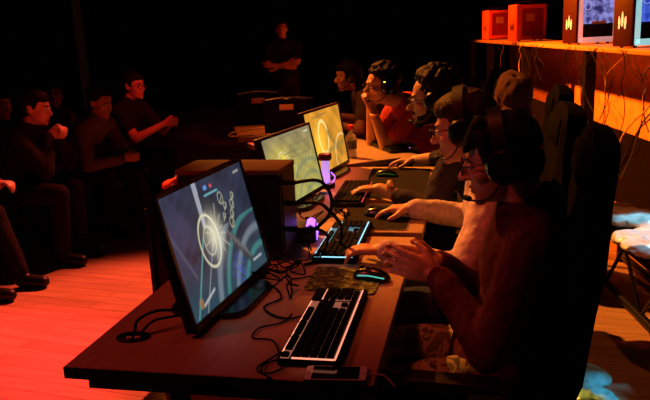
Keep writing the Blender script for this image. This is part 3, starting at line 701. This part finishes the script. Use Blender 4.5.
# player 3: dark jacket
person('bearded person in a dark jacket with a yellow wristband reaching for the keyboard', (.03, 1.78, 1.185), W_+.02, (.27, 1.93, .51), (.14, 1.84, 1.03),
       [dict(w=(-.10, 2.42, .80), d=(-1, .15, -.05), curl=(.25, .35, .25), cuff=.45), dict(w=(-.20, 1.68, .805), d=(-1, .15, -.04), curl=(.25, .3, .3), cuff=.62)],
       [(.4, .7, -.5), (.5, -.5, -.6)], shirt=NAVY, trousers=BLKC, hair='curly', hairm=HAIR, vox=.0055, pitch=.12, beard=True, glasses=True, headset='blk', skin=SKIN2, shirt_name='jacket', hood=True,
       headset_label='black headset on the bearded player in the dark jacket')
# player 4: red shirt, fists at chin
A4 = PI+AD
person('person in a red polo shirt resting the chin on clasped fists', (-.375, 3.14, 1.15), A4-.1, (.05, 3.42, .52), (-.23, 3.24, 1.02),
       [dict(w=(-.455, 3.20, 1.02), d=(-.25, -.25, 1), n=(.2, -1, 0), curl=(1.2, 1.2, .7)), dict(w=(-.43, 3.10, 1.01), d=(-.25, .05, 1), n=(-.2, 1, 0), curl=(1.2, 1.2, .7))],
       [(-.1, .1, -1), (.15, -.2, -1)], shirt=REDS, sleeve=.62, trousers=BLKC, hair='curly', hairm=HAIR, vox=.0065, pitch=.05, glasses=True, headset='blk', shirt_name='polo_shirt',
       headset_label='black headset on the player in the red polo shirt', body_w=1.05)
# girl
person('person in a grey tee shirt with long dark hair at the far desk', (-.80, 4.34, 1.145), PI+.32, (-.50, 4.50, .52), (-.70, 4.38, 1.01),
       [dict(w=(-1.0, 4.60, .80), d=(-1, -.3, -.1)), dict(w=(-.92, 4.12, .80), d=(-1, -.3, -.1))],
       [(.2, .6, -.6), (.3, -.5, -.6)], shirt=GREYT, sleeve=.6, trousers=BLKC, hair='long', vox=.008, pitch=.15, headset='blk', shirt_name='tee_shirt',
       headset_label='black headset on the long-haired player at the far desk', body_w=.88)
# standing man
person('person in black standing with folded arms at the back of the stage', (-2.14, 7.3, 1.575), -PI/2+.25, (-2.14, 7.36, .93), (-2.14, 7.33, 1.40),
       [dict(w=(-2.02, 7.12, 1.17), d=(1, -.1, .0), n=(0, 1, 0), curl=(.3, .4, .4)), dict(w=(-2.22, 7.10, 1.14), d=(-1, -.2, .1), n=(0, 1, 0), curl=(.3, .4, .4))],
       [(-1, 0, -1), (1, 0, -1)], shirt=BLKC, sleeve=.6, trousers=BLKC, hair='short', vox=.010, pitch=0, shirt_name='tee_shirt', standing=True, skin=SKIN2, body_w=1.1)

# ------------------------------------------------------------------ wristbands (worn, parts of what people hold on)
def band(c, d, r, m, label, name='wristband'):
    x, y, dd = frame_of(d); c = V(c)
    o = MB().rings([[ (x*math.cos(a)+y*math.sin(a))*q+dd*s for a in [2*PI*k/24 for k in range(24)]] for q, s in ((r, -.009), (r+.003, -.007), (r+.003, .007), (r, .009), (r-.003, .007), (r-.003, -.007))], closed=True).build(name, m)
    o.location = c; return tag(o, label, 'wristband')
band((-.155, 1.672, .808), (1, -.1, .05), .034, mat('yellow_band', (.75, .5, .12), .4), 'yellow wristband on the left wrist of the bearded player')
band((-.41, 3.09, .975), (.1, .1, -1), .034, mat('gold_band', (.8, .45, .12), .4), 'gold watch band below the clasped fists of the red shirt player')

# ------------------------------------------------------------------ gaming chairs
def gaming_chair(loc, rz, label):
    # local: sitter faces -x; origin on floor under the seat
    t = empty('gaming_chair', (loc[0], loc[1], 0), rz, label, 'chair')
    s = MB(); s.box((0, 0, .455), (.50, .50, .09), bev=.03); s.box((-.02, .235, .49), (.44, .07, .07), bev=.025); s.box((-.02, -.235, .49), (.44, .07, .07), bev=.025); s.build('seat', LTH, t)
    out = [(-.16, 0), (-.25, .12), (-.24, .35), (-.27, .5), (-.23, .58), (-.17, .66), (-.15, .76), (-.13, .82), (-.08, .85), (.08, .85), (.13, .82), (.15, .76), (.17, .66), (.23, .58), (.27, .5), (.24, .35), (.25, .12), (.16, 0)]
    tl = .13; X, Y_, Zv = V((0, 1, 0)), V((math.sin(tl), 0, math.cos(tl))), V((math.cos(tl), 0, -math.sin(tl)))
    b = MB()
    b.rings([[V((.235, 0, .45))+X*p[0]*q+Y_*(p[1]*.9*q+(1-q)*.38)+Zv*z for p in out] for z, q in ((-.035, .93), (-.02, 1), (.03, 1), (.05, .93))]); b.build('backrest', LTH, t)
    for sy in (1, -1): MB().cap(V((.21, sy*.2, .55)), V((.235, sy*.22, .95)), .028).build('side_bolster', LTH, t)
    MB().box(V((.30, 0, 1.12)), (.05, .24, .11), Matrix.Rotation(tl, 3, 'Y'), bev=.022).build('headrest_pillow', LTH, t)
    for sy in (1, -1):
        a = MB(); a.box((.0, sy*.31, .51), (.03, .03, .16)); a.box((.0, sy*.26, .44), (.05, .12, .02)); a.build('armrest_post', DKM, t)
        MB().box((-.02, sy*.31, .59), (.24, .07, .03), bev=.012).build('armrest', BLK, t)
    MB().cyl((0, 0, .10), (0, 0, .41), .028).build('gas_lift', DKM, t)
    for k in range(5):
        a = 2*PI*k/5+.3; d = V((math.cos(a), math.sin(a), 0)); g = MB(); g.cyl(V((0, 0, .11))+d*.02, V((0, 0, .085))+d*.31, .028, .018, 10); l = g.build('base_leg', BLK, t)
        y = V((-d.y, d.x, 0)); MB().cyl(V((0, 0, .030))+d*.31-y*.02, V((0, 0, .030))+d*.31+y*.02, .030, n=16).build('caster', RUB, l)
    return t
g1 = gaming_chair((.20, .65), math.radians(-4), 'black gaming chair of the maroon sweater player, nearest the camera')
dup(g1, (.20, 1.24, 0), math.radians(2), 'black gaming chair behind the grey hooded sweatshirt player')
dup(g1, (.26, 2.02, 0), math.radians(0), 'black gaming chair with tall rounded top behind the dark jacket player')
dup(g1, (.10, 2.85, 0), math.radians(20), 'gaming chair draped with a brown jacket near the shelf')
dup(g1, (.12, 3.50, 0), math.radians(30), 'black gaming chair of the red polo shirt player')
dup(g1, (-.44, 4.52, 0), math.radians(20), 'black gaming chair of the long-haired player')
# draped jacket
j = MB(); c0 = V((.43, 2.95, 1.12))
j.ell(c0+V((0, 0, -.02)), (.11, .19, .13)); j.ell(c0+V((.02, 0, -.25)), (.10, .23, .22)); j.cap(c0+V((-.03, -.15, -.15)), c0+V((-.02, -.24, -.5)), .06, .05); j.cap(c0+V((-.03, .15, -.15)), c0+V((-.02, .24, -.5)), .06, .05)
me = remesh(j, .011, 4, .02, 10, off=(c0.x, c0.y, .75)); o = mobj('draped_jacket', me, cloth_mat('brown_jacket_cloth', (.07, .03, .028))); o.location = (c0.x, c0.y, .75)
tag(o, 'brown hooded jacket hung over a chair top beneath the computer shelf', 'jacket')

# ------------------------------------------------------------------ shelf with computers
SD = V((-.16, .987, 0)).normalized(); SN = V((SD.y, -SD.x, 0)); CAMG = V((.207, -1.3405, 0))
def SP(t, n, z): return CAMG+SD*t+SN*n+V((0, 0, z))
SRZ = math.atan2(SD.y, SD.x)-PI/2
ORG = mat('varnished_orange_plywood', (.8, .42, .2), .5, var=.15, scale=8)
def shelf():
    t = empty('display_table', SP(3.0, 2.0, 0), SRZ, 'long raised bench carrying the row of computer cases', 'table')
    # local y along SD, local x along SN
    L = 10.1
    MB().box((.32, L/2, 1.262), (.66, L, .036), bev=.003).build('tabletop', mat('bench_top_wood', (.55, .33, .17), .5, scale=9), t)
    for y in (3.45, 5.85, 8.2, 9.9):
        for x in (.06,): MB().box((x, y, .62), (.09, .10, 1.245)).build('post', DKM, t)
    MB().box((.58, L/2, .05), (.05, L, .05)).build('floor_rail', DKM, t)
    MB().box((.14, L/2, .30), (.01, L, .595)).build('skirt', CURT, t)
    return t
sh = shelf()
pnl = MB().box((0, 0, 0), (.02, 9.9, .89), bev=.002).build('back_panel', ORG)
pnl.location = SP(3.0+5.0, 2.0+.73, .815); pnl.rotation_euler = (0, 0, SRZ)
tag(pnl, 'long orange lit plywood panel hanging behind the raised bench', 'panel')
for k, y in enumerate((4.2, 9.2, 12.2)):
    pass
def claw(H_):
    # three upright flame-like prongs
    out = []
    for x0, h0, h1, ln in ((0, -.3, .55, 0), (-.26, -.45, .28, -.08), (.26, -.45, .28, .08)):
        out.append([(x0-.05+ln*.0, h0*1.0), (x0-.085, -.05), (x0-.05+ln*.2, h1*.7), (x0+ln*.5, h1), (x0+.05+ln*.2, h1*.7), (x0+.085, -.05), (x0+.03, h0)])
    return [[(x*H_, y*H_) for x, y in o] for o in out]
def pc_case(t_, n_, rot, shell, front, logo, inner, estr, label, h=.46, bezel=None):
    p = SP(t_, n_, 1.281); t = empty('computer_case', p, SRZ+rot, label, 'computer')
    # local: -x = logo front, -y = glass side (towards the camera)
    w_, d = .21, .43   # y thickness, x depth
    MB().box((d/2+.02, w_/2, h/2+.015), (d-.02, w_, h), bev=.012).build('shell', shell, t)
    MB().box((.012, w_/2, h/2+.015), (.03, w_+.012, h+.012), bev=.012).build('front_panel', front, t)
    lg = MB()
    for o_ in claw(.13): lg.prism(o_, 0, .004, (-.0035, w_/2, h*.42), (0, -1, 0), (0, 0, 1), (-1, 0, 0))
    lg.build('logo', logo, t)
    b = MB()
    for c, dd in (((d/2+.02, -.003, .04), (d-.03, .012, .05)), ((d/2+.02, -.003, h-.01), (d-.03, .012, .05)), ((.05, -.003, h/2+.015), (.045, .012, h-.02)), ((d-.005, -.003, h/2+.015), (.02, .012, h-.02))): b.box(c, dd, bev=.003)
    b.build('side_frame', bezel or shell, t)
    if estr:
        MB().box((d/2+.02, -.0015, .18+(h-.18)/2-.01), (d-.09, .006, h-.20)).build('lit_window', inner, t)
        MB().box((d/2+.02, -.0015, .12), (d-.09, .006, .14)).build('dark_window', mat('dark_glass_window', (.01, .01, .02), .1), t)
    else: MB().box((d/2+.02, -.0015, h/2+.015), (d-.12, .006, h-.09)).build('side_window', inner, t)
    if estr:
        for k in range(1):
            MB().tube([(.12+.04*math.cos(a), -.006, .36+.04*math.sin(a)) for a in [2*PI*q/20 for q in range(20)]], .004, 6, sm=False, closed=True).build('fan_light', mat('fan_glow_blue', (.3, .5, 1), .4, emit=(.35, .45, 1), estr=.5), t)
        MB().box((.25, -.005, .2), (.16, .004, .025)).build('graphics_card', mat('card_grey', (.3, .3, .35), .4), t)
    else:
        MB().box((.2, -.005, .3), (.13, .004, .10)).build('graphics_card', mat('card_red_grey', (.5, .2, .15), .4), t)
    MB().tube([(.06, w_/2, h+.02), (.10, w_/2, h+.055), (.30, w_/2, h+.055), (.38, w_/2, h+.02)], .009, 8).build('handle', DKM, t)
    for x in (.06, .38):
        for y in (.03, w_-.03): MB().cyl((x, y, 0), (x, y, .018), .014, n=10).build('foot', RUB, t)
RC = mat('red_lit_steel', (.75, .07, .04), .45); OC = mat('orange_lit_front', (.9, .16, .05), .45); MC = mat('shaded_maroon_front', (.035, .006, .012), .6, spec=.1)  # red and orange light, and shade for maroon, put into the case colours
WS = mat('white_coated_steel', (.75, .70, .72), .35); CW = mat('cyan_lit_frame', (.5, .8, .8), .35, emit=(.35, .8, .85), estr=.7)
LGD = mat('dark_logo', (.06, .02, .02), .5); LGE = mat('glowing_cream_logo', (1, .7, .35), .5, emit=(1, .55, .25), estr=1.0)
WIN = mat('red_lit_window', (.30, .02, .02), .15, coat=.5)  # red light falling on the glass is painted into its colour
def glow_window(name, c1, c2):
    m = bpy.data.materials.new(name); m.use_nodes = True; N = m.node_tree.nodes; L = m.node_tree.links; b = N['Principled BSDF']
    tc = N.new('ShaderNodeTexCoord'); nz = N.new('ShaderNodeTexNoise'); nz.inputs['Scale'].default_value = 14; nz.inputs['Detail'].default_value = 6
    rp = N.new('ShaderNodeValToRGB'); rp.color_ramp.elements[0].position = .4; rp.color_ramp.elements[0].color = (*c1, 1); rp.color_ramp.elements[1].position = .62; rp.color_ramp.elements[1].color = (*c2, 1)
    L.new(tc.outputs['Object'], nz.inputs[0]); L.new(nz.outputs['Fac'], rp.inputs[0]); L.new(rp.outputs[0], b.inputs['Emission Color']); b.inputs['Emission Strength'].default_value = .8
    b.inputs['Base Color'].default_value = (.02, .02, .04, 1); b.inputs['Roughness'].default_value = .15; return m
GW1 = glow_window('violet_lit_interior', (.03, .03, .16), (.35, .35, .9)); GW2 = glow_window('blue_lit_interior', (.02, .06, .55), (.1, .2, .9))
RO = math.radians(18)
pc_case(11.6, 2.10, RO, RC, OC, LGD, WIN, 0, 'red-lit computer case at the far left end of the bench', h=.44)
pc_case(9.5, 2.08, RO, RC, OC, LGD, WIN, 0, 'red-lit computer case with orange-lit front, second from the far end', h=.45)
pc_case(6.95, 2.08, RO, WS, MC, LGE, GW1, 1, 'white-framed computer case with violet lit window on the bench', h=.48, bezel=mat('pink_lit_frame', (.75, .7, .7), .35, emit=(1, .5, .5), estr=.4))
pc_case(5.5, 2.06, RO, WS, MC, LGE, GW2, 1, 'nearest computer case on the bench, with pale cyan frame and blue window', h=.48, bezel=CW)

def hang(t_, n_, z0, z1, sway, m, label, r=.006, grp=None):
    P_ = []; K = 7
    for i in range(K+1):
        s = i/K; P_.append(SP(t_+sway*math.sin(s*3.1)+random.uniform(-.04, .04)*(0 < i < K), n_+random.uniform(-.02, .02)*(0 < i < K), z0+(z1-z0)*s))
    cable(P_, r, label, m, group=grp)
random.seed(5)
CB = mat('orange_lit_cable', (.35, .22, .15), .5); BLU = mat('blue_cable', (.08, .12, .6), .4)
for k in range(26):
    q = random.uniform(5.1, 10.5)
    where = ('below the red-lit computer cases at the far end', 'cables below the far end of the bench') if q > 8.3 else ('just left of the white-framed cases', 'cables below the middle of the bench') if q > 6.4 else ('right of the thick black bench post', 'cables right of the bench post')
    hang(q, 1.94, 1.275, random.uniform(.35, .95), random.uniform(-.45, .45), RUB if k % 9 else CB, 'thin cable hanging over the orange panel '+where[0], .0035, where[1])
hang(4.75, 1.93, 1.29, .75, .12, BLU, 'blue cable hanging from the bench at the right edge of the picture', .005)
cable([SP(4.6, 1.9, 1.0), SP(4.75, 1.9, .90), SP(4.95, 1.9, .80), SP(5.15, 1.9, .66), SP(5.2, 1.88, .5)], .006, 'pale thick cable slung diagonally at the right', mat('white_cable', (.7, .65, .7), .4))
cable([SP(4.5, 1.85, .93), SP(4.7, 1.85, .8), SP(4.8, 1.85, .6), SP(4.85, 1.8, .42)], .006, 'blue cable falling onto the lit plastic at the right', BLU)
cable([SP(4.3, 1.85, 1.1), SP(4.5, 1.85, .9), SP(4.75, 1.85, .75), SP(4.9, 1.8, .45)], .005, 'black cable beside the blue one at the right', RUB)

# flight case / truss under, lit plastic
def truss():
    t = empty('metal_truss', (1.02, 2.15, 0), SRZ, 'black metal truss standing on the floor behind the near chair', 'truss')
    for z in (.05, .34):
        for x in (0, .26): MB().cyl((x, -.75, z), (x, 1.0, z), .022, n=12).build('tube', DKM, t)
    for x in (0, .26):
        for k in range(7):
            y0 = -.75+.25*k; MB().cyl((x, y0, .05 if k % 2 else .34), (x, y0+.25, .34 if k % 2 else .05), .010, n=8).build('brace', DKM, t)
    for y in (-.75, 1.0): 
        for x in (0, .26): MB().cyl((x, y, 0.0), (x, y, .36), .022, n=12).build('end_post', DKM, t)
    MB().box((.13, .125, .375), (.32, 1.75, .02)).build('cover_board', BLK, t)
truss()
bg = MB(); rnd = random.Random(4)
for k in range(12): bg.ell((rnd.uniform(-.14, .14), rnd.uniform(-.3, .3), .04+rnd.uniform(0, .05)), (rnd.uniform(.08, .15), rnd.uniform(.1, .18), rnd.uniform(.03, .06)), Matrix.Rotation(rnd.uniform(0, 3), 3, 'Z'))
me = remesh(bg, .009, 2, .03, 9); o = mobj('plastic_sheet', me, mat('cyan_lit_plastic', (.7, .9, .95), .25, var=.2, scale=9)); o.location = (1.09, 2.37, .387); o.scale = (1.1, 1.2, .6)  # clear plastic; its white-cyan light is put into the base colour
tag(o, 'crumpled clear plastic sheet, tinted pale cyan for its light, on the truss', 'plastic sheet')
def work_lamp(loc, tgt, e, col, label, ang=60):
    t = empty('work_lamp', loc, 0, label, 'lamp')
    MB().box((0, 0, 0), (.06, .06, .06), bev=.01).build('lamp_body', BLK, t); MB().cyl((0, 0, -.045), (0, 0, -.028), .022).build('lens', mat('lamp_lens_cyan', (.6, .9, 1), .3, emit=(.5, .9, 1), estr=2), t)
    s = spot('work_lamp_light', V(loc)+V((0, 0, -.05)), tgt, e, col, ang, .4, .02); 
lamp_at = V((1.35, 2.5, 1.22))
spot('added_cyan_spot', (1.5, 2.9, 1.35), (1.12, 2.35, .45), 60, (.3, .78, 1), 30, .4, .03)  # added cyan lamp to brighten the plastic sheet
cl = MB(); 
for k in range(7): cl.ell((rnd.uniform(-.08, .08), rnd.uniform(-.12, .12), .03), (rnd.uniform(.05, .09), rnd.uniform(.06, .10), .03), Matrix.Rotation(rnd.uniform(0, 3), 3, 'Z'))
me = remesh(cl, .008, 2, .015, 14); o = mobj('plastic_bag', me, mat('cyan_lit_bag', (.2, .75, .95), .3, var=.1)); o.location = (.70, 1.40, .012)  # stands in for a cyan light blob, painted as base colour
tag(o, 'bag tinted cyan by painted light on the floor behind the near chair', 'bag')
spot('added_cyan_floor_spot', (1.3, .9, 1.0), (.70, 1.40, 0), 28, (.2, .75, 1), 9, .3, .03)  # invented cyan lamp aimed at the bag

# ------------------------------------------------------------------ far equipment on far desks
def equipment(loc, rz, s, label, lbl=True):
    t = empty('equipment_box', loc, rz, label, 'equipment')
    # side profile slanted, label facing -y
    out = [(-.2, 0), (.2, 0), (.2, .10), (.05, .20), (-.2, .26)]
    MB().prism([(x*s, z*s) for x, z in out], -.18*s, .18*s, (0, 0, 0), (0, 1, 0), (0, 0, 1), (1, 0, 0)).build('housing', mat('black_powder_coat', (.003, .003, .003), .6, spec=.12), t)
    if lbl: MB().box((0, -.2*s-.003, .195*s), (.11, .006, .045), bev=.002).build('label_plate', LABEL, t)
    MB().tube([(-.16*s, -.205*s, .255*s), (0, -.215*s, .272*s), (.16*s, -.205*s, .255*s)], .005, 6).build('edge_trim', SILV, t)
equipment((-1.66, 4.66, .751), math.radians(14), 1.05, 'left black equipment box with a small orange label on the far desk')
equipment((-1.27, 4.14, .751), math.radians(14), 1.0, 'right black equipment box with a small orange label, nearer than its twin')
equipment((-1.32, 4.72, .751), math.radians(14), .8, 'small black equipment box at the back of the far desk', False)
cable([(-1.45, 3.78, .757), (-1.62, 3.72, .757), (-1.66, 3.95, .757), (-1.52, 4.15, .757), (-1.38, 4.1, .757)], .006, 'white cable loop lying on the orange lit corner of the far desk', mat('white_loop', (.8, .7, .65), .5))
# road case behind the desks
def road_case():
    t = empty('road_case', (-.90, 1.46, 0), math.radians(2), 'tall black road case standing left of the desks behind the large monitor', 'case')
    MB().box((0, 0, .43), (.44, .40, .76), bev=.008).build('body', BLK, t)
    for x in (-.22, .22):
        for y in (-.2, .2): MB().box((x, y, .43), (.02, .02, .77)).build('edge_trim', DKM, t)
    MB().box((-.1, -.204, .5), (.12, .01, .09), bev=.004).build('latch', DKM, t)
    for x in (-.17, .17):
        for y in (-.15, .15): MB().cyl((x-.012, y, .026), (x+.012, y, .026), .026, n=14).build('caster', RUB, t)
road_case()
rc = MB(); rc.ell((0, 0, .03), (.075, .05, .03)); rc.ell((.05, .02, .035), (.05, .045, .03)); rc.ell((-.06, .0, .02), (.05, .04, .02))
o = mobj('folded_cloth', remesh(rc, .006, 2, .01, 20), mat('bright_red_cloth', (.8, .02, .02), .8)); o.location = (-1.05, 1.58, .812); o.scale = (1.3, 1.3, 1.3)
st_ = MB()
for k in range(3): st_.tube([(-.05+.03*k, -.045, .03), (-.045+.03*k, -.01, .062), (-.05+.035*k, .03, .06)], .0035, 6)
s_ = st_.build('pale_print', mat('pale_print', (.85, .55, .5), .7), o)
tag(o, 'small bright red folded cloth with pale stripes on top of the road case', 'cloth')

# ------------------------------------------------------------------ audience on the left
def stack_chair(loc, rz, label):
    t = empty('folding_chair', (loc[0], loc[1], 0), rz, label, 'chair')   # sitter faces +x
    MB().box((0, 0, .44), (.42, .43, .035), bev=.012).build('seat', BLKC, t)
    MB().box((-.22, 0, .72), (.03, .42, .26), Matrix.Rotation(-.12, 3, 'Y'), bev=.012).build('backrest', BLKC, t)
    for s in (1, -1):
        MB().tube([(.24, s*.22, 0.012), (.12, s*.22, .25), (-.02, s*.22, .44), (-.2, s*.22, .62), (-.235, s*.22, .84)], .012, 8).build('front_leg', DKM, t)
        MB().tube([(-.25, s*.20, 0.012), (-.1, s*.20, .25), (.1, s*.20, .43)], .012, 8).build('rear_leg', DKM, t)
    MB().cyl((.2, -.22, .12), (.2, .22, .12), .009, n=8).build('crossbar', DKM, t)
    return t
AUD = [  # x, y, yaw, head_dz, shirt, label, hair
    (-2.86, 4.35, -.15, .0, BLKC, 'person with a red lit face at the right end of the audience, hands clasped forward', 'short', SKIN),
    (-3.38, 4.02, -.25, -.03, DRED, 'audience person in dark red sitting just left of the clasped hands person', 'short', SKIN2),
    (-2.95, 3.66, -.1, -.06, GREYT, 'audience person in a grey top, arms reaching forward over the knees', 'curly', SKIN2),
    (-3.42, 3.30, .0, -.05, BLKC, 'audience person in black with one red lit forearm', 'short', SKIN),
    (-2.98, 2.92, .05, -.03, BLKC, 'audience person with a bright red rim light on the cheek near the left edge', 'short', SKIN),
    (-3.12, 2.22, .1, -.08, DRED, 'audience person half cut off by the left edge, in dark red', 'curly', SKIN2)]
ch0 = None
for i, (x, y, yw, dz, shm, lb, hr_, sk_) in enumerate(AUD):
    F = V((math.cos(yw), math.sin(yw), 0)); Rt = F.cross(V((0, 0, 1)))
    lean = (.12, .05, .26, .10, .20, .16)[i]; hz = (.80, .66, .62, .74, .90, .64)[i]; hx = (.48, .34, .52, .40, .36, .45)[i]; gap = (.05, .14, .06, .12, .04, .15)[i]
    hip = V((x, y, .50)); nk = V((x, y, .98+dz*.7-lean*.12))+F*lean; hd = nk+F*(.05+lean*.1)+V((0, 0, .155+dz*.3))
    hw = V((x, y, hz))+F*hx
    person(lb, hd, yw, hip, nk, [dict(w=hw+Rt*gap, d=F+V((0, 0, .1))-Rt*.3, n=-Rt if gap < .1 else V((0, 0, -1)), curl=(.7, .7, .5)), dict(w=hw-Rt*gap+V((0, 0, .03*(i % 2))), d=F+V((0, 0, .1))+Rt*.3, n=Rt if gap < .1 else V((0, 0, -1)), curl=(.7, .7, .5))],
           [Rt*.6-V((0, 0, 1)), -Rt*.6-V((0, 0, 1))], shirt=shm, sleeve=.6 if i in (0, 3) else 1, trousers=BLKC, hair=hr_, vox=.011, pitch=.05+.12*(i % 3), hyaw=(-.1, .3, -.2, -.35, .1, -.3)[i], glasses=(i == 0), skin=sk_,
           legs={1: (hip+F*(.40+.05*(i % 2))+Rt*.13)*1.0-V((0, 0, .415)), -1: (hip+F*(.30+.12*(i % 3))-Rt*.10)-V((0, 0, .415))})
    lab = 'black folding chair under the ' + ['clasped hands audience person', 'dark red audience person, second from the right', 'grey top audience person', 'audience person in black', 'audience person with the rim lit cheek', 'leftmost audience person'][i]
    if ch0 is None: ch0 = stack_chair((x-.04, y), yw, lab)
    else: dup(ch0, (x-.04, y, 0), yw, lab)
